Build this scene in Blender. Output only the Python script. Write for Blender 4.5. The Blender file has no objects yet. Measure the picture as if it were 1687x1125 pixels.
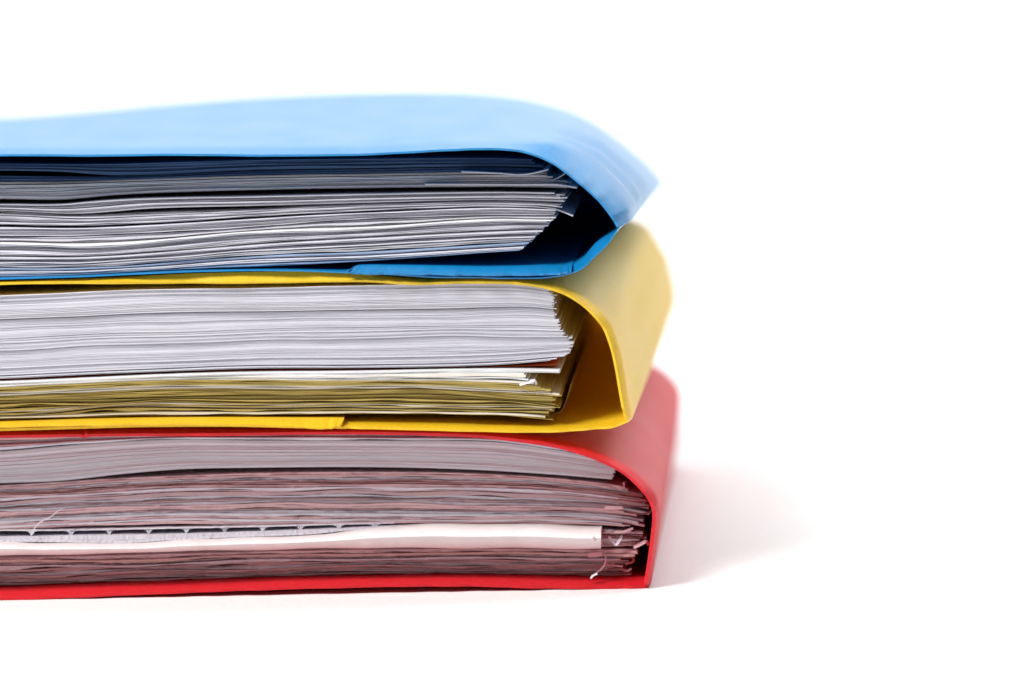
import bpy, math, random
import numpy as np
from mathutils import Matrix, Vector

random.seed(7)
rng = np.random.default_rng(7)
scene = bpy.context.scene
COL = scene.collection

# ------------------------------------------------------------------ camera
# tabletop close-up: 1 source pixel = 0.2 mm on the front plane (Y = 0)
K, DIST, ROLL = 0.0002, 1.86, math.radians(-1.07)
HORIZON = 973.5                      # pixels from picture centre up to the horizon
HCAM = 0.2762
cam_data = bpy.data.cameras.new('camera')
cam = bpy.data.objects.new('camera', cam_data); COL.objects.link(cam)
cam.matrix_world = (Matrix.Translation((0, -DIST, HCAM)) @ Matrix.Rotation(math.radians(90), 4, 'X')
                    @ Matrix.Rotation(ROLL, 4, 'Z'))
cam_data.sensor_width = 36
cam_data.lens = 36 * (DIST / K) / 1687
cam_data.shift_y = -HORIZON / 1687
cam_data.clip_start, cam_data.clip_end = 0.05, 60
cam_data.dof.use_dof = True
cam_data.dof.focus_distance = DIST - 0.002
cam_data.dof.aperture_fstop = 5.8
scene.camera = cam

# ------------------------------------------------------------------ light
world = bpy.data.worlds.new('World'); scene.world = world; world.use_nodes = True
bg = world.node_tree.nodes['Background']
bg.inputs[0].default_value = (0.95, 0.97, 1.0, 1); bg.inputs[1].default_value = 0.13

def area(name, loc, target, size, power, color=(1, 1, 1)):
    l = bpy.data.lights.new(name, 'AREA'); l.energy = power; l.color = color
    l.shape = 'RECTANGLE'; l.size, l.size_y = size
    o = bpy.data.objects.new(name, l); COL.objects.link(o)
    o.location = loc
    o.rotation_euler = (Vector(target) - Vector(loc)).to_track_quat('-Z', 'Y').to_euler()
    return o
area('key_softbox', (-0.86, -0.84, 1.46), (0.0, 0.05, 0.08), (0.75, 0.75), 49, (1.0, 0.985, 0.965))
area('backdrop_softbox', (0.85, 0.75, 1.9), (0.80, 1.25, 0.15), (2.6, 0.9), 36, (0.97, 0.985, 1.0))
area('added_backdrop_fill', (0.85, 0.95, 0.85), (0.36, 1.42, 0.16), (0.7, 0.5), 4.5, (1, 1, 1))  # unseen lamp added to brighten the backdrop mirrored in the covers

scene.render.engine = 'CYCLES'
scene.cycles.max_bounces = 7
scene.cycles.diffuse_bounces = 6
vs = scene.view_settings
vs.view_transform = 'Standard'; vs.look = 'None'; vs.gamma = 1; vs.exposure = 0.0
vs.use_curve_mapping = False

# ------------------------------------------------------------------ helpers
def at(px, py, Y):
    """picture measurement -> point on the plane at depth Y"""
    xc = np.asarray(px, float) - 843.5
    yc = -(np.asarray(py, float) - 562.5) - HORIZON
    c, s = math.cos(ROLL), math.sin(ROLL)
    m = K * (DIST + Y) / DIST
    return (xc * c - yc * s) * m, HCAM + (xc * s + yc * c) * m

YAW = 0.0525
def tag(o, label=None, cat=None, group=None, kind=None):
    if label: o['label'] = label
    if cat: o['category'] = cat
    if group: o['group'] = group
    if kind: o['kind'] = kind
    return o

def empty(name, loc=(0, 0, 0)):
    o = bpy.data.objects.new(name, None); COL.objects.link(o); o.location = loc
    o.empty_display_size = 0.02
    return o

def mesh_obj(name, verts, faces, mat, parent=None, smooth=False):
    me = bpy.data.meshes.new(name)
    me.from_pydata([tuple(v) for v in verts], [], faces)
    if smooth: me.polygons.foreach_set('use_smooth', [True] * len(me.polygons))
    me.update()
    o = bpy.data.objects.new(name, me); COL.objects.link(o)
    if mat: me.materials.append(mat)
    if parent:
        o.parent = parent
        o.matrix_parent_inverse = Matrix.Translation(-parent.location)
    return o

def catmull(pts, sub=10):
    P = np.array(pts, float)
    Q = np.vstack([2 * P[0] - P[1], P, 2 * P[-1] - P[-2]])
    out = []
    for i in range(len(P) - 1):
        p0, p1, p2, p3 = Q[i:i + 4]
        # centripetal-like tangents limited by the chord keep folds tight
        for k in range(sub):
            t = k / sub
            out.append(0.5 * (2 * p1 + (p2 - p0) * t + (2 * p0 - 5 * p1 + 4 * p2 - p3) * t * t
                              + (3 * p1 - p0 - 3 * p2 + p3) * t ** 3))
    out.append(P[-1])
    return np.array(out)

def curve(pts):
    """x -> y function through measured points (monotone in x, smooth)"""
    P = np.array(pts, float)
    x, y = P[:, 0], P[:, 1]
    d = np.diff(y) / np.diff(x)
    m = np.empty_like(y); m[0], m[-1] = d[0], d[-1]
    m[1:-1] = (d[:-1] + d[1:]) / 2
    def f(q):
        q = np.clip(np.asarray(q, float), x[0] - 60, x[-1] + 60)
        i = np.clip(np.searchsorted(x, q) - 1, 0, len(x) - 2)
        h = x[i + 1] - x[i]; t = (q - x[i]) / h
        t = np.clip(t, -0.3, 1.3)
        a = (1 + 2 * t) * (1 - t) ** 2; b = t * (1 - t) ** 2
        c = t * t * (3 - 2 * t); e = t * t * (t - 1)
        r = a * y[i] + b * h * m[i] + c * y[i + 1] + e * h * m[i + 1]
        lin = np.where(t < 0, y[i] + (q - x[i]) * m[i], y[i + 1] + (q - x[i + 1]) * m[i + 1])
        return np.where((t < 0) | (t > 1), lin, r)
    return f

def noise1(scale, n=5):
    """smooth random function of px, roughly in -1..1"""
    ph = rng.uniform(0, 6.28, n); fr = rng.uniform(0.5, 1.6, n) / scale * 6.28; am = rng.uniform(.4, 1, n)
    am = am / am.sum()
    return lambda x: (am * np.sin(np.outer(np.atleast_1d(x), fr) + ph)).sum(1) * 1.6

# ------------------------------------------------------------------ materials
def newmat(name):
    m = bpy.data.materials.new(name); m.use_nodes = True
    nt = m.node_tree
    return m, nt, nt.nodes['Principled BSDF'], nt.nodes['Material Output']

def link(nt, a, b): nt.links.new(a, b)

def cover_mat(name, col, rough=0.34, sheen_noise=0.12, trans=0.06, spec=0.5, grain=.22):
    m, nt, b, out = newmat(name)
    tc = nt.nodes.new('ShaderNodeTexCoord')
    mp = nt.nodes.new('ShaderNodeMapping'); mp.inputs['Scale'].default_value = (1, 0.35, 1)
    link(nt, tc.outputs['Object'], mp.inputs[0])
    n1 = nt.nodes.new('ShaderNodeTexNoise'); n1.inputs['Scale'].default_value = 1500; n1.inputs['Detail'].default_value = 3
    link(nt, tc.outputs['Object'], n1.inputs['Vector'])
    n2 = nt.nodes.new('ShaderNodeTexNoise'); n2.inputs['Scale'].default_value = 60; n2.inputs['Detail'].default_value = 5
    link(nt, mp.outputs[0], n2.inputs['Vector'])
    r = nt.nodes.new('ShaderNodeMapRange'); r.inputs['To Min'].default_value = rough - sheen_noise / 2; r.inputs['To Max'].default_value = rough + sheen_noise
    link(nt, n2.outputs['Fac'], r.inputs['Value']); link(nt, r.outputs[0], b.inputs['Roughness'])
    mix = nt.nodes.new('ShaderNodeMix'); mix.data_type = 'RGBA'; mix.blend_type = 'MULTIPLY'
    mix.inputs['Factor'].default_value = 1
    mix.inputs['A'].default_value = (*col, 1)
    r2 = nt.nodes.new('ShaderNodeMapRange'); r2.inputs['From Min'].default_value = .3; r2.inputs['From Max'].default_value = .7
    r2.inputs['To Min'].default_value = .9; r2.inputs['To Max'].default_value = 1.06
    n3 = nt.nodes.new('ShaderNodeTexNoise'); n3.inputs['Scale'].default_value = 700; n3.inputs['Detail'].default_value = 6
    link(nt, tc.outputs['Object'], n3.inputs['Vector'])
    link(nt, n3.outputs['Fac'], r2.inputs['Value']); link(nt, r2.outputs[0], mix.inputs['B'])
    link(nt, mix.outputs['Result'], b.inputs['Base Color'])
    bp = nt.nodes.new('ShaderNodeBump'); bp.inputs['Strength'].default_value = grain; bp.inputs['Distance'].default_value = .0003
    link(nt, n1.outputs['Fac'], bp.inputs['Height']); link(nt, bp.outputs[0], b.inputs['Normal'])
    b.inputs['IOR'].default_value = 1.5
    b.inputs['Specular IOR Level'].default_value = spec
    tr = nt.nodes.new('ShaderNodeBsdfTranslucent'); tr.inputs[0].default_value = (*col, 1)
    ms = nt.nodes.new('ShaderNodeMixShader'); ms.inputs[0].default_value = trans
    link(nt, b.outputs[0], ms.inputs[1]); link(nt, tr.outputs[0], ms.inputs[2]); link(nt, ms.outputs[0], out.inputs[0])
    return m

def paper_mat(name, col, var=0.16, trans=0.12):
    m, nt, b, out = newmat(name)
    oi = nt.nodes.new('ShaderNodeObjectInfo')
    tc = nt.nodes.new('ShaderNodeTexCoord')
    n = nt.nodes.new('ShaderNodeTexNoise'); n.inputs['Scale'].default_value = 160; n.inputs['Detail'].default_value = 5
    wv = nt.nodes.new('ShaderNodeVectorMath'); wv.operation = 'MULTIPLY_ADD'
    wv.inputs[1].default_value = (1, 1, .0); link(nt, tc.outputs['Object'], wv.inputs[0])
    cb = nt.nodes.new('ShaderNodeCombineXYZ'); link(nt, oi.outputs['Random'], cb.inputs[2]); link(nt, cb.outputs[0], wv.inputs[2])
    link(nt, wv.outputs[0], n.inputs['Vector'])
    add = nt.nodes.new('ShaderNodeMath'); add.operation = 'ADD'
    r1 = nt.nodes.new('ShaderNodeMapRange'); r1.inputs['To Min'].default_value = 1 - var; r1.inputs['To Max'].default_value = 1 + var * .25
    link(nt, oi.outputs['Random'], r1.inputs['Value'])
    r2 = nt.nodes.new('ShaderNodeMapRange'); r2.inputs['From Min'].default_value = .3; r2.inputs['From Max'].default_value = .7
    r2.inputs['To Min'].default_value = -.06; r2.inputs['To Max'].default_value = .04
    link(nt, n.outputs['Fac'], r2.inputs['Value'])
    link(nt, r1.outputs[0], add.inputs[0]); link(nt, r2.outputs[0], add.inputs[1])
    mix = nt.nodes.new('ShaderNodeMix'); mix.data_type = 'RGBA'; mix.blend_type = 'MULTIPLY'
    mix.inputs['Factor'].default_value = 1; mix.inputs['A'].default_value = (*col, 1)
    link(nt, add.outputs[0], mix.inputs['B']); link(nt, mix.outputs['Result'], b.inputs['Base Color'])
    b.inputs['Roughness'].default_value = .85; b.inputs['Specular IOR Level'].default_value = .2
    bp = nt.nodes.new('ShaderNodeBump'); bp.inputs['Strength'].default_value = .12; bp.inputs['Distance'].default_value = .0001
    link(nt, n.outputs['Fac'], bp.inputs['Height']); link(nt, bp.outputs[0], b.inputs['Normal'])
    tr = nt.nodes.new('ShaderNodeBsdfTranslucent'); link(nt, mix.outputs['Result'], tr.inputs[0])
    ms = nt.nodes.new('ShaderNodeMixShader'); ms.inputs[0].default_value = trans
    link(nt, b.outputs[0], ms.inputs[1]); link(nt, tr.outputs[0], ms.inputs[2]); link(nt, ms.outputs[0], out.inputs[0])
    return m

M_BLUE = cover_mat('blue_card', (0.004, 0.225, 0.53), .29, .08, spec=.5)
M_YEL = cover_mat('yellow_card', (0.92, 0.63, 0.02), .40, trans=.28)
M_RED = cover_mat('red_card', (0.64, 0.009, 0.018), .52, grain=.45, spec=.35)
P_WHITE = paper_mat('white_paper', (.79, .78, .85), .12)
P_BRIGHT = paper_mat('bright_white_paper', (.86, .855, .86), .06)
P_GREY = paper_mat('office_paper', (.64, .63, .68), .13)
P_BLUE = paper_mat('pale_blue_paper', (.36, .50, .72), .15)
P_TAN = paper_mat('tan_paper', (.68, .53, .17), .22)
P_PINK = paper_mat('pink_bounce_paper', (.80, .55, .58), .18)  # red light bounced off the cover, put into the paper colour as pink
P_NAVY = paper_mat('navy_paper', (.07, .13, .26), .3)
P_ORANGE = paper_mat('orange_paper', (.75, .13, .03), .05)
P_BROWN = paper_mat('brownish_pink_paper', (.70, .52, .50), .18)  # brownish pink tone for the bottom bundle in the red folder
P_CREAM = paper_mat('cream_paper', (.82, .77, .68), .08)

def table_mat():
    m, nt, b, out = newmat('white_tabletop')
    tc = nt.nodes.new('ShaderNodeTexCoord')
    n = nt.nodes.new('ShaderNodeTexNoise'); n.inputs['Scale'].default_value = 420; n.inputs['Detail'].default_value = 6
    link(nt, tc.outputs['Object'], n.inputs['Vector'])
    r = nt.nodes.new('ShaderNodeValToRGB')
    r.color_ramp.elements[0].position = .3; r.color_ramp.elements[0].color = (.80, .80, .805, 1)
    r.color_ramp.elements[1].position = .7; r.color_ramp.elements[1].color = (.88, .88, .885, 1)
    link(nt, n.outputs['Fac'], r.inputs[0]); link(nt, r.outputs[0], b.inputs['Base Color'])
    bp = nt.nodes.new('ShaderNodeBump'); bp.inputs['Strength'].default_value = .25; bp.inputs['Distance'].default_value = .0004
    link(nt, n.outputs['Fac'], bp.inputs['Height']); link(nt, bp.outputs[0], b.inputs['Normal'])
    b.inputs['Roughness'].default_value = .6
    return m
M_TABLE = table_mat()

# ------------------------------------------------------------------ setting: white sweep
def build_sweep():
    prof = [(-2.2, 0.0), (0.0, 0.0), (0.7, 0.0)]
    R, cy = 0.55, 0.9
    for a in np.linspace(0, 90, 25):
        r = math.radians(a); prof.append((cy + R * math.sin(r), R - R * math.cos(r)))
    prof.append((cy + R, 2.6))
    xs = [-3.0, -1, 0, 1, 3.0]
    v = [(x, y, z) for (y, z) in prof for x in xs]; n = len(xs)
    f = [(i * n + j, i * n + j + 1, (i + 1) * n + j + 1, (i + 1) * n + j) for i in range(len(prof) - 1) for j in range(n - 1)]
    o = mesh_obj('tabletop', v, f, M_TABLE, smooth=True)
    tag(o, 'seamless white tabletop curving up into the backdrop', None, None, 'structure')
build_sweep()

# ------------------------------------------------------------------ covers
def loft(name, rows, mat, parent, thick, fill=14, sub=8, wob=None, zmin=None, flip=1, edge=0.25):
    """rows: [(Y, [(px,py)...])...], equal key counts; thick card lofted through them"""
    grid = []
    for Y, keys in rows:
        P = catmull(keys, sub)
        Ys = np.full(len(P), Y)
        X, Z = at(P[:, 0], P[:, 1], Y)
        grid.append(np.stack([X, Ys, Z], 1))
    a, b = grid[-2], grid[-1]
    mid = [a + (b - a) * (k / (fill + 1)) for k in range(1, fill + 1)]
    grid = grid[:-1] + mid + [grid[-1]]
    G = np.array(grid)                                   # rows x cols x 3
    if wob is not None: G = wob(G)
    if edge:                                             # uneven cut edge
        nz = noise1(90); nf = noise1(14)
        idx = np.arange(G.shape[1]) / G.shape[1] * 1300
        dy = (nz(idx) * .0006 + nf(idx) * .00012) * edge * 4
        G[0, :, 1] += dy; G[1, :, 1] += dy * .6
    if zmin is not None: G[..., 2] = np.maximum(G[..., 2], zmin)
    du = np.gradient(G, axis=1); dv = np.gradient(G, axis=0)
    N = np.cross(du, dv); N /= np.linalg.norm(N, axis=2, keepdims=True) + 1e-12
    H = G - N * thick * flip
    R, C = G.shape[:2]
    verts = np.vstack([G.reshape(-1, 3), H.reshape(-1, 3)])
    o2 = R * C; faces = []
    def q(a, b, c, d): faces.append((a, b, c, d) if flip > 0 else (d, c, b, a))
    for i in range(R - 1):
        for j in range(C - 1):
            p = i * C + j
            q(p, p + 1, p + C + 1, p + C)
            q(o2 + p + C, o2 + p + C + 1, o2 + p + 1, o2 + p)
    for j in range(C - 1):
        q(o2 + j, o2 + j + 1, j + 1, j)
        e = (R - 1) * C + j; q(e, e + 1, o2 + e + 1, o2 + e)
    for i in range(R - 1):
        p = i * C; q(p, p + C, o2 + p + C, o2 + p)
        p = i * C + C - 1; q(o2 + p, o2 + p + C, p + C, p)
    o = mesh_obj(name, verts, faces, mat, parent, smooth=True)
    try:
        o.data.set_sharp_from_angle(angle=math.radians(38))
    except Exception: pass
    return o

BACK = 0.31
GRP_F = 'card folders in the stack'
def rear_flap(parent, top, bot, mat, Y=BACK - .0012, drop=0.0):
    """folded-in flap closing the far end of a folder"""
    def res(k):
        P = catmull(k, 8); d = np.concatenate([[0], np.cumsum(np.linalg.norm(np.diff(P, axis=0), axis=1))])
        q = np.linspace(0, d[-1], 90); return np.stack([np.interp(q, d, P[:, 0]), np.interp(q, d, P[:, 1])], 1)
    P, Q = res(top) + (0, drop), res(bot)[::-1] + (0, 3.0)
    L = []
    for k, (A, dy) in enumerate(((P, 0), (Q, 0), (Q, .0007), (P, .0007))):
        X, Z = at(A[:, 0], A[:, 1], Y + dy); L.append(np.stack([X, np.full(len(A), Y + dy), Z], 1))
    n = len(P); V = np.vstack(L); f = []
    for r in range(4):
        r2 = (r + 1) % 4
        for j in range(n - 1): f.append((r2 * n + j, r2 * n + j + 1, r * n + j + 1, r * n + j))
    return mesh_obj('rear_flap', V, f, mat, parent)

# ---- blue folder
blue = tag(empty('folder', (*[at(900, 457, 0)[0]], 0, at(900, 457, 0)[1])),
           'glossy blue card folder on top of the stack, stuffed with papers', 'folder', GRP_F)
def blue_wob(G):
    R, C = G.shape[:2]
    u = np.linspace(0, 1, C)[None, :]; v = np.clip(G[..., 1] / BACK, 0, 1)
    # soft creases parallel to the front edge where the card bends over the spine
    k = np.clip((u - .66) / .12, 0, 1) * np.clip((1.02 - u) / .06, 0, 1)
    for Yc, w, amp, sl in ((.020, .0045, 0.00153, .010), (.052, .012, 0.00272, .03), (.092, .014, -0.00221, .05), (.135, .018, 0.00272, .06), (.19, .02, -0.0017, .05)):
        d = np.exp(-((G[..., 1] - Yc - sl * (u - .85)) / w) ** 2) * k
        G[..., 2] += d * amp; G[..., 0] += d * amp * .7
    # broad soft dents on the flat of the cover
    d = np.exp(-((u - .48 - .1 * v) / .07) ** 2) * np.clip(v / .3, 0, 1) * np.clip((1 - v) / .3, 0, 1)
    G[..., 2] += d * .0012
    return G
loft('top_cover', [
    (-.0062, [(-240, 261), (0, 254), (150, 254.5), (300, 253), (450, 254.5), (600, 252.5), (720, 246.5), (800, 243.5), (860, 248), (908, 266), (947, 294), (982, 324), (1005, 351), (1019, 373)]),
    (.0015, [(-240, 254), (0, 246.5), (150, 247.5), (300, 245.5), (450, 245), (600, 243.5), (720, 239.5), (800, 237.5), (862, 238), (914, 243), (961, 273), (1003, 311), (1029, 342), (1036, 366)]),
    (.012, [(-240, 250), (0, 242), (150, 242.5), (300, 240), (450, 239.5), (600, 238), (720, 234), (800, 232), (866, 232), (922, 237), (970, 266), (1012, 303), (1037, 334), (1043, 359)]),
    (BACK, [(-240, 200), (0, 193), (150, 182), (300, 168), (450, 157), (600, 151), (720, 150), (800, 153), (870, 162), (935, 179), (985, 203), (1030, 235), (1070, 270), (1095, 299)]),
], M_BLUE, blue, .0007, wob=blue_wob, fill=60)
loft('bottom_cover', [
    (-.0062, [(1019, 373), (1003, 398), (981, 420), (959, 441), (930, 452), (890, 457), (840, 457.5), (780, 456.5), (700, 455), (640, 451), (560, 447.5), (450, 444.5), (300, 447), (150, 454), (0, 458.5), (-240, 466)]),
    (.0015, [(1034, 364), (1006, 384), (978, 404), (958, 428), (932, 441), (892, 443), (840, 444), (780, 444), (700, 443), (640, 442), (570, 443.5), (450, 441.5), (300, 444), (150, 451), (0, 455.5), (-240, 463)]),
    (.012, [(1041, 357), (1012, 378), (984, 397), (963, 420), (936, 433), (895, 435), (840, 436), (780, 436), (700, 436), (640, 436), (570, 437), (450, 435), (300, 437.5), (150, 444.5), (0, 449), (-240, 457)]),
    (BACK, [(1095, 299), (1078, 318), (1054, 330), (1030, 333), (1000, 333), (960, 333), (900, 333), (840, 332), (760, 331), (700, 331), (600, 331), (450, 331), (300, 331), (150, 333), (0, 334), (-240, 340)]),
], M_BLUE, blue, .0004, flip=-1)
loft('inner_flap', [
    (-.0085, [(572, 445), (585, 449), (640, 449.5), (720, 450.5), (800, 451.5), (880, 451), (925, 449), (942, 445)]),
    (-.0045, [(580, 441), (594, 438), (640, 438), (720, 439.5), (800, 441), (880, 440), (925, 441), (942, 438)]),
    (.10, [(640, 388), (660, 384), (700, 384), (760, 385), (830, 386), (900, 386), (940, 384), (965, 380)]),
], M_BLUE, blue, .0007, fill=6, edge=.5)


rear_flap(blue, [(-240, 200), (0, 193), (150, 182), (300, 168), (450, 157), (600, 151), (720, 150), (800, 153), (870, 162), (935, 179), (985, 203), (1030, 235), (1070, 270), (1095, 299)],
          [(1095, 299), (1078, 318), (1054, 330), (1030, 333), (1000, 333), (960, 333), (900, 333), (840, 332), (760, 331), (700, 331), (600, 331), (450, 331), (300, 331), (150, 333), (0, 334), (-240, 340)], M_BLUE)

# ---- yellow folder
yel = tag(empty('folder', (at(900, 708, 0)[0], 0, at(900, 708, 0)[1])),
          'yellow card folder with wide rounded spine, middle of the stack', 'folder', GRP_F)
def yel_wob(G):
    C = G.shape[1]
    u = np.linspace(0, 1, C)[None, :]; v = np.clip(G[..., 1] / BACK, 0, 1)
    for u0, du, w, amp in ((.74, .03, .03, .0007), (.80, .02, .02, -.0006), (.86, .0, .02, .0006), (.91, -.01, .015, -.0005)):
        d = np.exp(-((u - u0 - du * v) / w) ** 2) * np.clip((v - .06) / .2, 0, 1)
        G[..., 2] += d * amp; G[..., 0] += d * amp
    return G
loft('top_cover', [
    (-.0062, [(-240, 474), (0, 465), (100, 463.5), (200, 464), (300, 464.5), (400, 464.5), (500, 463.5), (600, 461.5), (690, 465.5), (760, 463.5), (830, 464), (880, 468.5), (925, 480), (962, 502), (992, 534), (1008, 570), (1017, 610), (1024, 650), (1029, 676), (1034, 691)]),
    (-.0035, [(-240, 471), (0, 463), (100, 460), (200, 456), (300, 451), (400, 448), (500, 447), (600, 450.5), (690, 460), (760, 457.5), (830, 457.5), (882, 461.5), (930, 473), (968, 495), (1000, 528), (1017, 567), (1026, 608), (1032, 648), (1037, 675), (1039, 690)]),
    (.003, [(-240, 473), (0, 465), (100, 462), (200, 457), (300, 453), (400, 450), (500, 449.5), (600, 452), (690, 456), (760, 454), (830, 454), (882, 458), (932, 470), (971, 491), (1003, 524), (1020, 563), (1029, 603), (1035, 643), (1040, 670), (1042, 686)]),
    (BACK, [(-240, 349), (0, 342), (100, 340), (200, 338), (300, 337), (400, 336), (500, 335), (600, 335), (690, 335), (760, 335), (830, 335), (890, 337), (950, 341), (1005, 349), (1048, 363), (1075, 385), (1093, 415), (1106, 450), (1113, 478), (1112, 494)]),
], M_YEL, yel, .0009, wob=yel_wob)
loft('bottom_cover', [
    (-.0075, [(1034, 691), (1010, 701), (975, 704), (940, 707), (890, 709), (830, 708.5), (760, 707), (680, 705), (600, 703), (570, 702.5), (540, 702), (450, 700.5), (300, 699), (150, 702), (0, 706), (-240, 712)]),
    (.003, [(1041, 686), (1008, 690), (972, 693), (938, 695), (890, 696), (830, 695), (760, 692), (680, 691), (600, 690), (570, 690), (545, 690), (450, 689), (300, 688), (150, 692), (0, 697), (-240, 703)]),
    (BACK, [(1112, 494), (1085, 514), (1045, 526), (1005, 531), (960, 533), (900, 534), (840, 534), (760, 534), (680, 534), (600, 534), (560, 534), (450, 534), (300, 534), (150, 536), (0, 538), (-240, 544)]),
], M_YEL, yel, .0008, flip=-1)
loft('inner_flap', [
    (-.0092, [(-240, 706), (0, 701), (150, 698), (300, 697), (420, 699.5), (500, 703), (540, 704.5), (562, 699)]),
    (-.0050, [(-240, 700), (0, 695), (150, 690.5), (300, 688), (420, 688), (500, 688.5), (544, 688.5), (567, 689)]),
    (.10, [(-240, 645), (0, 640), (150, 636), (300, 634), (420, 634), (500, 634), (550, 634), (575, 634)]),
], M_YEL, yel, .0007, fill=6, edge=.3)


rear_flap(yel, [(-240, 349), (0, 342), (100, 340), (200, 338), (300, 337), (400, 336), (500, 335), (600, 335), (690, 335), (760, 335), (830, 335), (890, 337), (950, 341), (1005, 349), (1048, 363), (1075, 385), (1093, 415), (1106, 450), (1113, 478), (1112, 494)],
          [(1112, 494), (1085, 514), (1045, 526), (1005, 531), (960, 533), (900, 534), (840, 534), (760, 534), (680, 534), (600, 534), (560, 534), (450, 534), (300, 534), (150, 536), (0, 538), (-240, 544)], M_YEL)

# ---- red folder
red = tag(empty('folder', (at(900, 966, 0)[0], 0, 0)),
          'red leather-grained card folder at the bottom of the stack on the tabletop', 'folder', GRP_F)
loft('top_cover', [
    (-.0062, [(-240, 722), (0, 717.5), (70, 716), (128, 715.5), (140, 718), (152, 715), (300, 714), (450, 712.5), (600, 711.5), (720, 713.5), (800, 718), (870, 725.5), (930, 737), (980, 753), (1020, 772), (1050, 796), (1070, 820), (1080, 842)]),
    (-.0030, [(-240, 713), (0, 708.5), (70, 708), (128, 708), (140, 709), (152, 708), (300, 706.5), (450, 705.5), (600, 704.5), (720, 706.5), (800, 711), (870, 718.5), (932, 730), (984, 746), (1026, 766), (1057, 790), (1078, 815), (1086, 841)]),
    (.004, [(-240, 708), (0, 703.5), (70, 703), (128, 703), (140, 703), (152, 703), (300, 701.5), (450, 700.5), (600, 699.5), (720, 701.5), (800, 706), (870, 713.5), (933, 725), (986, 741), (1028, 761), (1060, 785), (1081, 811), (1088, 838)]),
    (BACK, [(-240, 556), (0, 550), (70, 549), (128, 548), (140, 548), (152, 547), (300, 546), (450, 545), (600, 545), (720, 545), (800, 546), (880, 551), (950, 560), (1010, 573), (1055, 590), (1092, 609), (1118, 637), (1123, 658)]),
], M_RED, red, .0010)
loft('spine', [
    (-.0062, [(1080, 842), (1080, 862), (1077, 888), (1073, 920), (1069, 945), (1066, 963)]),
    (-.0025, [(1086, 841), (1085, 862), (1082, 888), (1077, 920), (1074, 945), (1071, 964)]),
    (.004, [(1088, 838), (1087, 858), (1084, 884), (1079, 916), (1076, 941), (1073, 960)]),
    (BACK, [(1123, 658), (1121, 680), (1119, 700), (1115, 730), (1111, 750), (1109, 764)]),
], M_RED, red, .0012, zmin=.0003, edge=.03)
loft('bottom_cover', [
    (-.0045, [(1066, 964), (1030, 966), (1000, 966), (900, 965.5), (800, 962.5), (700, 962), (600, 963.5), (500, 966), (400, 969), (300, 973), (200, 977), (100, 981.5), (0, 985.5), (-240, 991)]),
    (.004, [(1072, 958), (1036, 957), (1000, 956.5), (900, 955), (800, 952.5), (700, 952), (600, 954), (500, 956), (400, 959), (300, 962.5), (200, 966), (100, 969.5), (0, 973), (-240, 978)]),
    (BACK, [(1109, 764), (1080, 764), (1040, 764), (940, 765), (840, 766), (740, 767), (640, 769), (520, 771), (400, 773), (300, 775), (200, 777), (100, 779), (0, 781), (-240, 785)]),
], M_RED, red, .0009, flip=-1, zmin=.0010)


rear_flap(red, [(-240, 556), (0, 550), (70, 549), (128, 548), (140, 548), (152, 547), (300, 546), (450, 545), (600, 545), (720, 545), (800, 546), (880, 551), (950, 560), (1010, 573), (1055, 590), (1090, 608), (1115, 632), (1122, 660), (1119, 700), (1109, 764)],
          [(1109, 764), (1080, 764), (1040, 764), (940, 765), (840, 766), (740, 767), (640, 769), (520, 771), (400, 773), (300, 775), (200, 777), (100, 779), (0, 781), (-240, 785)], M_RED)

# ------------------------------------------------------------------ paper
SHEET_BACK = 0.295
def sheet(name, parent, top, bot, x0, x1, yf, mat, nx=90, rag=0.0, yamp=.0004, depth=None, curl=0.0, rnd=False, bdz=None):
    """one sheet (or a few clinging together): front edge between two measured curves, running back to the rear"""
    xs = np.linspace(x0, x1, nx)
    xs[-6:] = np.linspace(xs[-7], x1, 7)[1:]
    n1, n2 = noise1(420), noise1(90)
    Y = yf + n1(xs) * yamp + n2(xs) * yamp * .25
    if rag:
        Y += rng.normal(0, rag * .0004, nx)
    t, b = top(xs), bot(xs)
    if rag:
        t = t + rng.normal(0, rag * .22, nx); b = b + rng.normal(0, rag * .22, nx)
    if curl:
        w = np.clip((xs - (x1 - 45)) / 45, 0, 1) ** 2
        t = t + curl * w; b = b + curl * w
    b = np.maximum(b, t + .35)
    d = (depth or SHEET_BACK) - yf
    sk = YAW * d
    rowsv = []
    if rnd:                                              # rounded folded front
        prof = [(.0075, 0.0), (.0042, .07), (.0020, .18), (.0006, .32), (0, .44), (.0006, .56), (.0022, .74), (.0044, .9), (.0066, 1.0)]
    else:
        prof = [(0, 0.0), (0, 1.0)]
    for dy, f in prof:
        Xp, Zp = at(xs, t + (b - t) * f, 0)
        # measured on the plane of the edge itself
        m = (DIST + Y + dy) / DIST
        rowsv.append(np.stack([Xp * m, Y + dy, HCAM + (Zp - HCAM) * m], 1))
    first, last = rowsv[0], rowsv[-1]
    bk = np.tile(np.array([sk, d, 0.0]), (nx, 1))
    if bdz is not None: bk[:, 2] = bdz(xs)
    L = [first + bk] + rowsv + [last + bk]
    V = np.vstack(L); nr = len(L); f = []
    for r in range(nr):
        r2 = (r + 1) % nr
        for j in range(nx - 1):
            f.append((r2 * nx + j, r2 * nx + j + 1, r * nx + j + 1, r * nx + j))
    f.append(tuple(r * nx for r in range(nr)))
    f.append(tuple(r * nx + nx - 1 for r in reversed(range(nr))))
    o = mesh_obj(name, V, f, mat, parent, smooth=rnd)
    if rnd:
        try: o.data.set_sharp_from_angle(angle=math.radians(50))
        except Exception: pass
    return o

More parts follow.
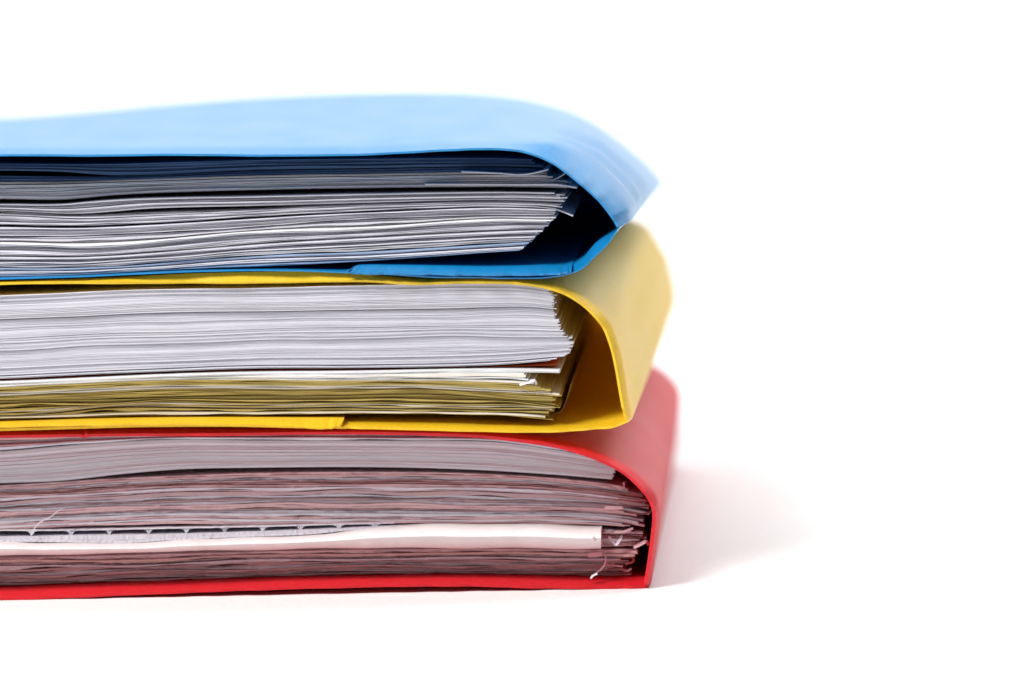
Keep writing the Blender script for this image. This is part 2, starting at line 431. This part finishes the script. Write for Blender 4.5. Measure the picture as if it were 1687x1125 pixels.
GRP_P = 'bundles of paper inside the folders'
def bundle(label, top, bot, n, y0, y1, ends, mats, fill=(.62, 1.0), ywob=.0009, warp=.05, rag=0, curl=0, out=0.06, outy=.0022,
           xl=-232, group=GRP_P, cat='paper bundle', name='paper_bundle', nx=90, enj=4, wavegap=.0, yamp=.0004, bdz=None, bk=(0, 0), slit=.12):
    xa, za = at(300, float(bot(300.)), y0)
    root = tag(empty(name, (float(xa), y0, float(za))), label, cat, group)
    cuts = np.sort(np.clip(np.linspace(0, 1, n + 1)[1:-1] + rng.normal(0, .22 / n, n - 1), .2 / n, 1 - .2 / n))
    cuts = np.concatenate([[0], cuts, [1]])
    w1, w2 = noise1(420), noise1(230)
    def frac(t, x):
        return np.clip(t + warp * math.sin(math.pi * t) * (w1(x) * math.sin(5 * t + 1) + .6 * w2(x) * math.sin(11 * t)), 0, 1)
    gy = noise1(.34); gy2 = noise1(.09)
    for i in range(n):
        t0, t1 = cuts[i], cuts[i + 1]
        fl = rng.uniform(*fill) if rng.random() > slit else rng.uniform(.35, .6)
        nz = noise1(150)
        def ft(x, t0=t0): a, b = top(x), bot(x); return a + (b - a) * frac(t0, x)
        def fb(x, t0=t0, t1=t1, fl=fl, nz=nz):
            a, b = top(x), bot(x); f0, f1 = frac(t0, x), frac(t1, x)
            k = np.clip(fl + wavegap * nz(x), .3, 1.0)
            return a + (b - a) * (f0 + (f1 - f0) * k)
        tm = (t0 + t1) / 2
        yf = y0 + (y1 - y0) * tm + float(gy(tm)[0]) * ywob + float(gy2(tm)[0]) * ywob * .6 + rng.normal(0, ywob * .22)
        if rng.random() < out: yf -= outy * rng.uniform(.5, 1)
        x1 = float(ends(tm)) + rng.normal(0, enj)
        if callable(mats): m = mats(tm)
        else: m = mats[rng.integers(len(mats))]
        sheet('sheet', root, ft, fb, xl + rng.normal(0, 5), x1, yf, m, nx=nx, rag=rag, yamp=yamp, curl=curl * rng.uniform(.2, 1) if curl else 0,
              bdz=(lambda x, q=bk[0] + (bk[1] - bk[0]) * tm: bdz(x) * q) if bdz else None)
    return root
def ends(pts): return lambda t: np.interp(t, [p[0] for p in pts], [p[1] for p in pts])
def off(c, d): return lambda x: c(x) + d
def sub_(c, g): return lambda x: c(x) - g(x)

# ---- papers in the blue folder
B0 = curve([(-240, 272), (0, 270), (140, 271), (420, 264), (600, 262), (820, 261), (880, 263)])
B0m = curve([(-240, 284), (0, 281), (100, 283), (190, 289), (420, 280), (600, 277), (820, 274), (905, 276)])
B0n = curve([(-240, 292), (0, 290), (100, 291), (190, 291), (420, 282), (600, 279), (820, 276), (905, 279)])
B1 = curve([(-240, 306), (0, 304), (100, 303), (200, 299.5), (420, 293), (600, 290), (820, 287), (905, 286)])
B2a = curve([(-240, 330), (0, 328), (100, 329), (200, 321), (420, 313), (600, 310), (820, 308), (920, 309)])
B2 = curve([(-240, 339), (0, 337), (100, 337), (150, 332.5), (220, 328), (420, 324), (600, 320), (820, 317), (925, 318)])
B3a = curve([(-240, 349), (0, 347.5), (130, 352.5), (250, 344), (420, 339.5), (520, 337), (600, 334.5), (820, 330), (930, 333)])
B3 = curve([(-240, 350), (0, 348.5), (130, 354), (250, 350), (420, 344.5), (520, 339), (600, 335.5), (820, 331), (930, 334)])
B4a = curve([(-240, 373), (0, 371.5), (130, 373), (250, 368.5), (420, 357.5), (520, 352), (640, 347), (820, 341), (905, 344)])
B4 = curve([(-240, 376), (0, 374.5), (130, 376), (250, 371), (420, 360.5), (520, 354.5), (640, 349.5), (820, 342.5), (905, 345)])
B5 = curve([(-240, 403), (0, 401), (130, 402), (250, 396), (420, 384), (600, 374), (820, 363), (915, 361)])
B6 = curve([(-240, 423), (0, 421), (130, 422), (250, 415), (420, 401), (600, 390), (820, 379), (900, 377)])
B7 = curve([(-240, 440), (0, 438), (80, 439.5), (250, 429), (420, 415), (600, 405), (820, 394.5), (890, 392)])
B8 = curve([(-240, 452), (0, 450), (130, 448.5), (250, 442), (420, 430), (600, 424.5), (820, 411), (870, 408)])
B9 = curve([(-240, 459), (0, 456), (130, 452.5), (250, 446), (420, 439.5), (500, 436), (600, 430.5), (820, 415), (860, 412.5)])
yb = .0032
# the blue cover sinks towards the rear: its papers sink with it, the upper ones most
_f = curve([(-240, 250), (0, 242), (150, 242.5), (300, 240), (450, 239.5), (600, 238), (720, 234), (800, 232), (900, 236)])
_b = curve([(-240, 200), (0, 193), (150, 182), (300, 168), (450, 157), (600, 151), (720, 150), (800, 153), (870, 162), (935, 179)])
def BDZ(x): return np.minimum(at(x + 25, _b(x + 25) + 6, BACK)[1] - at(x, _f(x), .012)[1], 0) - .0005
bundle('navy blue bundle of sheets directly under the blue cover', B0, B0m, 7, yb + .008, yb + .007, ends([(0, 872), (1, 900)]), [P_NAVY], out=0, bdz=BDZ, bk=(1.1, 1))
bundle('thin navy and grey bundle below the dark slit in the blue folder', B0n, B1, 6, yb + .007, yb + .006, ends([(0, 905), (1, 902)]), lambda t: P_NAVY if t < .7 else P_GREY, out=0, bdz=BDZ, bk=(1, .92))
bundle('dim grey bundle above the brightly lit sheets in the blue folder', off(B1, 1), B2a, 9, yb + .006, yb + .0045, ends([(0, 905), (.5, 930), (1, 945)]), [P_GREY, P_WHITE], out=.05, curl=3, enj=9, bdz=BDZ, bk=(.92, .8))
bundle('topmost lit bundle of white sheets in the blue folder', B2, B3a, 10, yb + .0002, yb, ends([(0, 921), (1, 929)]), [P_WHITE, P_WHITE, P_GREY], out=.22, bdz=BDZ, bk=(.8, .66))
bundle('loose white bundle below the long dark lens-shaped gap in the blue folder', B3, B4a, 11, yb, yb, ends([(0, 932), (.6, 915), (1, 905)]), [P_WHITE, P_BRIGHT, P_GREY], out=.3, wavegap=.3, curl=4, enj=9, bdz=BDZ, bk=(.66, .5))
bundle('widest bundle of white sheets at mid height of the blue folder', B4, B6, 19, yb - .0004, yb - .0016, ends([(0, 915), (.5, 911), (1, 897)]), [P_WHITE, P_GREY, P_BRIGHT], out=.3, wavegap=.2, enj=3, bdz=BDZ, bk=(.5, .25))
bundle('lower bundle of white sheets with slanted end in the blue folder', off(B6, 1), B8, 14, yb - .0016, yb - .003, ends([(0, 895), (.55, 877), (1, 862)]),
       lambda t: P_BLUE if t > .72 and rng.random() < .75 else [P_WHITE, P_GREY][rng.integers(2)], out=.22, wavegap=.2, enj=2, bdz=BDZ, bk=(.25, .05))
bundle('few white sheets at the very bottom inside the blue folder', off(B8, .6), B9, 5, yb - .0036, yb - .004, ends([(0, 862), (1, 856)]), [P_BRIGHT, P_WHITE, P_BLUE], out=.5, outy=.001, wavegap=.25, enj=2)

def strip(name, label, pts, wid, Y0, Y1, mat, thick=.00022, tilt=0, cat='paper strip', group=None):
    """a narrow bent strip of paper: centre line in the picture plane, ribbon width along depth and across"""
    P = catmull(pts, 6); n = len(P)
    T = np.gradient(P, axis=0); T /= np.linalg.norm(T, axis=1, keepdims=True) + 1e-9
    Nn = np.stack([-T[:, 1], T[:, 0]], 1)
    s = np.linspace(0, 1, n); Ys = Y0 + (Y1 - Y0) * s
    w = wid * (1 - .35 * np.abs(s - .5)) / 2
    A, B = P + Nn * w[:, None], P - Nn * w[:, None]
    V = []
    for Q, dy in ((A, -tilt), (B, tilt)):
        for back in (0, thick):
            X, Z = at(Q[:, 0], Q[:, 1], 0); m = (DIST + Ys + dy + back) / DIST
            V.append(np.stack([X * m, Ys + dy + back, HCAM + (Z - HCAM) * m], 1))
    # order: A front, A back, B front, B back
    L = [V[0], V[2], V[3], V[1]]
    c = np.vstack(L); org = c[0].copy()
    f = []
    for r in range(4):
        r2 = (r + 1) % 4
        for j in range(n - 1): f.append((r * n + j, r2 * n + j, r2 * n + j + 1, r * n + j + 1))
    f.append((0, 3 * n, 2 * n, n)); f.append((n - 1, 2 * n - 1, 3 * n - 1, 4 * n - 1))
    o = mesh_obj(name, c - org, f, mat, None)
    o.location = org
    return tag(o, label, cat, group)

def curled(name, label, pts, thick, yf, depth, mat, cat='sheet'):
    """a sheet whose edge follows a bent line and which runs back into the folder"""
    P = catmull(pts, 8)
    T = np.gradient(P, axis=0); T /= np.linalg.norm(T, axis=1, keepdims=True) + 1e-9
    Nn = np.stack([-T[:, 1], T[:, 0]], 1) * thick / 2
    L = []
    for Q, dy in ((P - Nn, depth), (P - Nn, 0), (P + Nn, 0), (P + Nn, depth)):
        X, Z = at(Q[:, 0], Q[:, 1], yf)
        L.append(np.stack([X + YAW * dy, np.full(len(P), yf + dy), Z], 1))
    n = len(P); c = np.vstack(L); org = c[n].copy(); f = []
    for r in range(4):
        r2 = (r + 1) % 4
        for j in range(n - 1): f.append((r2 * n + j, r2 * n + j + 1, r * n + j + 1, r * n + j))
    f.append((0, n, 2 * n, 3 * n)); f.append((4 * n - 1, 3 * n - 1, 2 * n - 1, n - 1))
    o = mesh_obj(name, c - org, f, mat); o.location = org
    return tag(o, label, cat)

curled('sheet', 'single sheet curling up against the inside of the blue cover', [(700, 302), (840, 300.5), (895, 300), (915, 295), (928, 288), (933, 283)], 1.2, .007, .2, P_GREY)
curled('sheet', 'sheet with upturned end near the top of the blue folder', [(760, 283), (820, 285.5), (855, 288), (880, 285), (903, 279.5)], 1.3, .005, .2, P_WHITE)
curled('sheet', 'sheet bending down past the lit bundle ends in the blue folder', [(760, 337.5), (860, 337), (900, 341), (922, 347), (944, 356)], 2.0, .0034, .2, P_GREY)
curled('sheet', 'long grey sheet reaching nearest the spine inside the blue folder', [(700, 304), (860, 304.5), (915, 304.5), (950, 309.5)], 2.6, .005, .2, P_GREY)

# ---- papers in the yellow folder
Y0 = curve([(-240, 492), (0, 487), (100, 483), (200, 478), (420, 474.5), (600, 470), (820, 467), (870, 470), (915, 478)])
Y1 = curve([(-240, 632), (0, 625), (150, 618), (250, 614), (420, 608), (600, 607), (820, 602), (940, 592)])
bundle('thick dense block of white sheets filling the upper yellow folder', Y0, off(Y1, -7), 105, -.0044, -.0058,
       ends([(0, 905), (.12, 912), (.3, 911), (.45, 918), (.6, 926), (.72, 938), (.78, 944), (.9, 940), (1, 937)]), [P_GREY, P_GREY, P_WHITE], fill=(.88, 1.0),
       ywob=.0003, warp=.02, out=.06, outy=.0006, enj=2.5, nx=80, slit=.1, yamp=.00008)
bundle('thin smooth white booklet beneath the dense block in the yellow folder', off(Y1, -6.5), off(Y1, -.5), 3, -.0058, -.0062, ends([(0, 935), (1, 900)]), [P_WHITE], out=0, enj=2)
Y2 = curve([(-240, 634), (0, 626), (150, 619.5), (250, 615.5), (420, 609.5), (600, 609), (820, 603.5), (930, 600)])
o = sheet('divider_sheet', None, Y2, off(Y2, 1.1), -232, 917, -.0040, P_ORANGE, yamp=.0002)
tag(o, 'single orange-red divider sheet in the yellow folder', 'sheet')
Y2w = curve([(-240, 637), (0, 630), (150, 623.5), (250, 619), (420, 614), (600, 612.5), (820, 608.5), (925, 610.5)])
bundle('pair of white sheets jutting out under the orange-red divider sheet', Y2w, off(Y2w, 4.2), 2, -.0100, -.0092, ends([(0, 921), (1, 923)]), [P_BRIGHT], out=0, ywob=.0002, enj=1)
Y3 = curve([(-240, 646), (0, 638), (150, 631), (280, 626), (420, 625.5), (520, 627), (700, 627), (820, 630), (870, 633)])
bundle('bright white bundle with ragged end jutting out in the yellow folder', off(Y2w, 4.6), Y3, 5, -.0100, -.0098, ends([(0, 866), (.5, 862), (1, 880)]), [P_BRIGHT, P_BRIGHT, P_CREAM], out=0, ywob=.0003, fill=(.8, 1), enj=3, wavegap=.25)
Y3b = curve([(-240, 660), (0, 652), (150, 646), (280, 640), (420, 641), (520, 641), (700, 640), (820, 646), (920, 650)])
bundle('cream sheets directly below the bright white bundle in the yellow folder', off(Y3, .6), Y3b, 5, -.0086, -.0056, ends([(0, 886), (.5, 905), (1, 918)]), [P_CREAM, P_TAN], out=0, ywob=.0006, wavegap=.35, enj=6, curl=3)
Y4 = curve([(-240, 698), (0, 691), (200, 686), (420, 684), (600, 682), (750, 683), (820, 685), (880, 689), (912, 693)])
bundle('wavy tan-coloured bundle at the bottom of the yellow folder', off(Y3b, .6), Y4, 19, -.0040, -.0015, ends([(0, 918), (.3, 914), (.6, 905), (1, 908)]), [P_TAN, P_TAN, P_TAN, P_TAN, P_CREAM], fill=(.6, .97), ywob=.0012, warp=.11, out=.12, outy=.0016, wavegap=.4, enj=5)
curled('sheet', 'cream card standing behind the bundle ends in the yellow folder', [(893, 688), (905, 682), (922, 679), (929, 670), (936, 650), (941, 632)], 1.2, .016, .22, P_TAN)
strip('paper_scrap', 'curled cream paper scrap at the ragged end of the bright bundle', [(866, 648), (874, 643), (882, 644), (886, 651)], 2.2, -.0075, -.0060, P_TAN)
strip('paper_scrap', 'torn white corner hanging from the bright bundle in the yellow folder', [(856, 634), (868, 630), (880, 627), (884, 634)], 5, -.0102, -.0095, P_BRIGHT, tilt=.001)

# ---- papers in the red folder
R0 = curve([(-240, 728), (0, 720), (150, 718.5), (420, 715), (600, 714), (760, 716), (820, 719), (900, 730), (980, 748), (1015, 759)])
R0m = curve([(-240, 748), (0, 743), (150, 730), (300, 723), (420, 725), (600, 725), (760, 726), (820, 728), (900, 738), (980, 752), (1015, 761)])
R1 = curve([(-240, 806), (0, 796), (100, 792), (200, 781), (300, 773), (420, 770.5), (600, 769.5), (760, 773), (900, 781), (1010, 790)])
yr = .0155
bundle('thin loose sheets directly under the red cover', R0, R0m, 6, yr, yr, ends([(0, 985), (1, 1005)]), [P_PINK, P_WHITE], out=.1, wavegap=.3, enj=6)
bundle('dense arched block of white sheets in the upper red folder', off(R0m, .6), R1, 26, yr - .001, yr - .001, ends([(0, 1012), (.5, 1013), (1, 1009)]), [P_GREY, P_WHITE], fill=(.88, 1.0), ywob=.0003, warp=.015, out=.02, enj=2, slit=.08, yamp=.00008)
R2 = curve([(-240, 808), (0, 800), (200, 788), (420, 779.5), (600, 777.6), (760, 779.6), (900, 787), (1000, 797), (1075, 806)])
R3 = curve([(-240, 872), (0, 866), (150, 859.5), (300, 853), (420, 855), (600, 855), (760, 856), (900, 855), (1000, 859), (1075, 869)])
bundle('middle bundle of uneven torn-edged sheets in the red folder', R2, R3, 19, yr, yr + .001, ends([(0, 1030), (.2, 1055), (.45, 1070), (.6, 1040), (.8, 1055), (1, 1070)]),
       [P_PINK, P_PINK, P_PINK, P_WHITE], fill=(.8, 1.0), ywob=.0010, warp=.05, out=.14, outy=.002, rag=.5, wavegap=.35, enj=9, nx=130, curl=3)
R3b = curve([(-240, 877), (0, 870), (150, 864), (300, 861), (420, 863), (600, 860), (760, 859), (1000, 863), (1030, 865)])
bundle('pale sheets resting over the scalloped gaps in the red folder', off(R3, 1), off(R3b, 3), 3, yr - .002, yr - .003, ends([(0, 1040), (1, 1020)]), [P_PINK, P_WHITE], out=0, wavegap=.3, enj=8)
# perforated sheet: small paper bridges left between dark scallops
root = tag(empty('perforated_sheet', (float(at(300, 878, yr)[0]), yr, float(at(300, 878, yr)[1]))),
           'perforated grey sheet with a row of dark scalloped holes in the red folder', 'sheet')
PS = curve([(-240, 884), (0, 879), (100, 879), (250, 876), (430, 872.5), (560, 869), (640, 867)])
sheet('sheet', root, off(PS, -6.5), off(PS, -4.4), -232, 650, yr - .0035, P_WHITE, rag=.5, nx=120)
for i, xx in enumerate([-136, -73, -10, 52, 117, 180, 245, 307, 370, 433, 495, 558, 618]):
    w = 9
    def tb(x, xx=xx): return PS(x) - 3.8
    def bb(x, xx=xx, w=w): return PS(x) - 3.6 + 7.2 * np.exp(-((x - xx) / 3.6) ** 2)
    sheet('perforation_tab', root, tb, bb, xx - w, xx + w, yr - .0033, P_WHITE, nx=14, rag=.4, depth=.03)
G4 = curve([(-240, 890), (0, 885), (100, 883), (250, 881), (420, 876), (560, 871), (640, 867), (660, 866)])
R4 = curve([(-240, 896), (0, 892), (100, 892.5), (200, 894), (300, 888.5), (420, 883), (500, 880), (600, 870.5), (680, 864.5), (820, 864), (900, 865), (992, 868)])
bundle('torn grey sheet lying on the bright white fold in the red folder', G4, off(R4, 1), 2, .0105, .0095, ends([(0, 640), (1, 655)]), [P_WHITE], out=0, rag=.25, nx=260, fill=(.9, 1), wavegap=.1, ywob=.0003, slit=0)
R5 = curve([(-240, 922), (0, 916), (150, 913), (420, 906), (600, 903.5), (990, 904)])
_fn, _fm = noise1(150), noise1(220)
o = sheet('folded_sheet', None, lambda x: R4(x) + 5 + 1.3 * _fn(x), lambda x: R5(x) - .5 + 1.0 * _fm(x), -232, 990, -.0030, P_BRIGHT, nx=150, rnd=True, yamp=.0010, depth=.26)
tag(o, 'thick brightly lit white folded sheet jutting out of the red folder', 'folded sheet')
R5b = curve([(-240, 925), (0, 919), (150, 916), (420, 909), (600, 906), (990, 906), (1060, 908)])
R6 = curve([(-240, 972), (0, 966), (250, 961), (420, 953), (600, 949), (820, 947), (960, 948), (1060, 948)])
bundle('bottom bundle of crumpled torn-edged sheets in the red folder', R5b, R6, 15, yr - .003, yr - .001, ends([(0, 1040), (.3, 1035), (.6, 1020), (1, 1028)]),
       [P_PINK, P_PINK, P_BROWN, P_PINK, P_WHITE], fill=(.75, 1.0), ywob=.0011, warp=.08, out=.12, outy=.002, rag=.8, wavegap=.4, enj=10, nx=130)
RA = curve([(900, 868), (990, 872), (1070, 876)]); RB = curve([(900, 902), (990, 902), (1070, 900)])
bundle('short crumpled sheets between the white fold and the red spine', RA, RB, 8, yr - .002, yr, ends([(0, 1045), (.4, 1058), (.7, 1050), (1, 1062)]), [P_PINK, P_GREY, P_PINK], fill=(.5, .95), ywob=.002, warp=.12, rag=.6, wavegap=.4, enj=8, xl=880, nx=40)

# ---- torn scraps and paper fibres
SG = 'torn paper scraps in the red folder'
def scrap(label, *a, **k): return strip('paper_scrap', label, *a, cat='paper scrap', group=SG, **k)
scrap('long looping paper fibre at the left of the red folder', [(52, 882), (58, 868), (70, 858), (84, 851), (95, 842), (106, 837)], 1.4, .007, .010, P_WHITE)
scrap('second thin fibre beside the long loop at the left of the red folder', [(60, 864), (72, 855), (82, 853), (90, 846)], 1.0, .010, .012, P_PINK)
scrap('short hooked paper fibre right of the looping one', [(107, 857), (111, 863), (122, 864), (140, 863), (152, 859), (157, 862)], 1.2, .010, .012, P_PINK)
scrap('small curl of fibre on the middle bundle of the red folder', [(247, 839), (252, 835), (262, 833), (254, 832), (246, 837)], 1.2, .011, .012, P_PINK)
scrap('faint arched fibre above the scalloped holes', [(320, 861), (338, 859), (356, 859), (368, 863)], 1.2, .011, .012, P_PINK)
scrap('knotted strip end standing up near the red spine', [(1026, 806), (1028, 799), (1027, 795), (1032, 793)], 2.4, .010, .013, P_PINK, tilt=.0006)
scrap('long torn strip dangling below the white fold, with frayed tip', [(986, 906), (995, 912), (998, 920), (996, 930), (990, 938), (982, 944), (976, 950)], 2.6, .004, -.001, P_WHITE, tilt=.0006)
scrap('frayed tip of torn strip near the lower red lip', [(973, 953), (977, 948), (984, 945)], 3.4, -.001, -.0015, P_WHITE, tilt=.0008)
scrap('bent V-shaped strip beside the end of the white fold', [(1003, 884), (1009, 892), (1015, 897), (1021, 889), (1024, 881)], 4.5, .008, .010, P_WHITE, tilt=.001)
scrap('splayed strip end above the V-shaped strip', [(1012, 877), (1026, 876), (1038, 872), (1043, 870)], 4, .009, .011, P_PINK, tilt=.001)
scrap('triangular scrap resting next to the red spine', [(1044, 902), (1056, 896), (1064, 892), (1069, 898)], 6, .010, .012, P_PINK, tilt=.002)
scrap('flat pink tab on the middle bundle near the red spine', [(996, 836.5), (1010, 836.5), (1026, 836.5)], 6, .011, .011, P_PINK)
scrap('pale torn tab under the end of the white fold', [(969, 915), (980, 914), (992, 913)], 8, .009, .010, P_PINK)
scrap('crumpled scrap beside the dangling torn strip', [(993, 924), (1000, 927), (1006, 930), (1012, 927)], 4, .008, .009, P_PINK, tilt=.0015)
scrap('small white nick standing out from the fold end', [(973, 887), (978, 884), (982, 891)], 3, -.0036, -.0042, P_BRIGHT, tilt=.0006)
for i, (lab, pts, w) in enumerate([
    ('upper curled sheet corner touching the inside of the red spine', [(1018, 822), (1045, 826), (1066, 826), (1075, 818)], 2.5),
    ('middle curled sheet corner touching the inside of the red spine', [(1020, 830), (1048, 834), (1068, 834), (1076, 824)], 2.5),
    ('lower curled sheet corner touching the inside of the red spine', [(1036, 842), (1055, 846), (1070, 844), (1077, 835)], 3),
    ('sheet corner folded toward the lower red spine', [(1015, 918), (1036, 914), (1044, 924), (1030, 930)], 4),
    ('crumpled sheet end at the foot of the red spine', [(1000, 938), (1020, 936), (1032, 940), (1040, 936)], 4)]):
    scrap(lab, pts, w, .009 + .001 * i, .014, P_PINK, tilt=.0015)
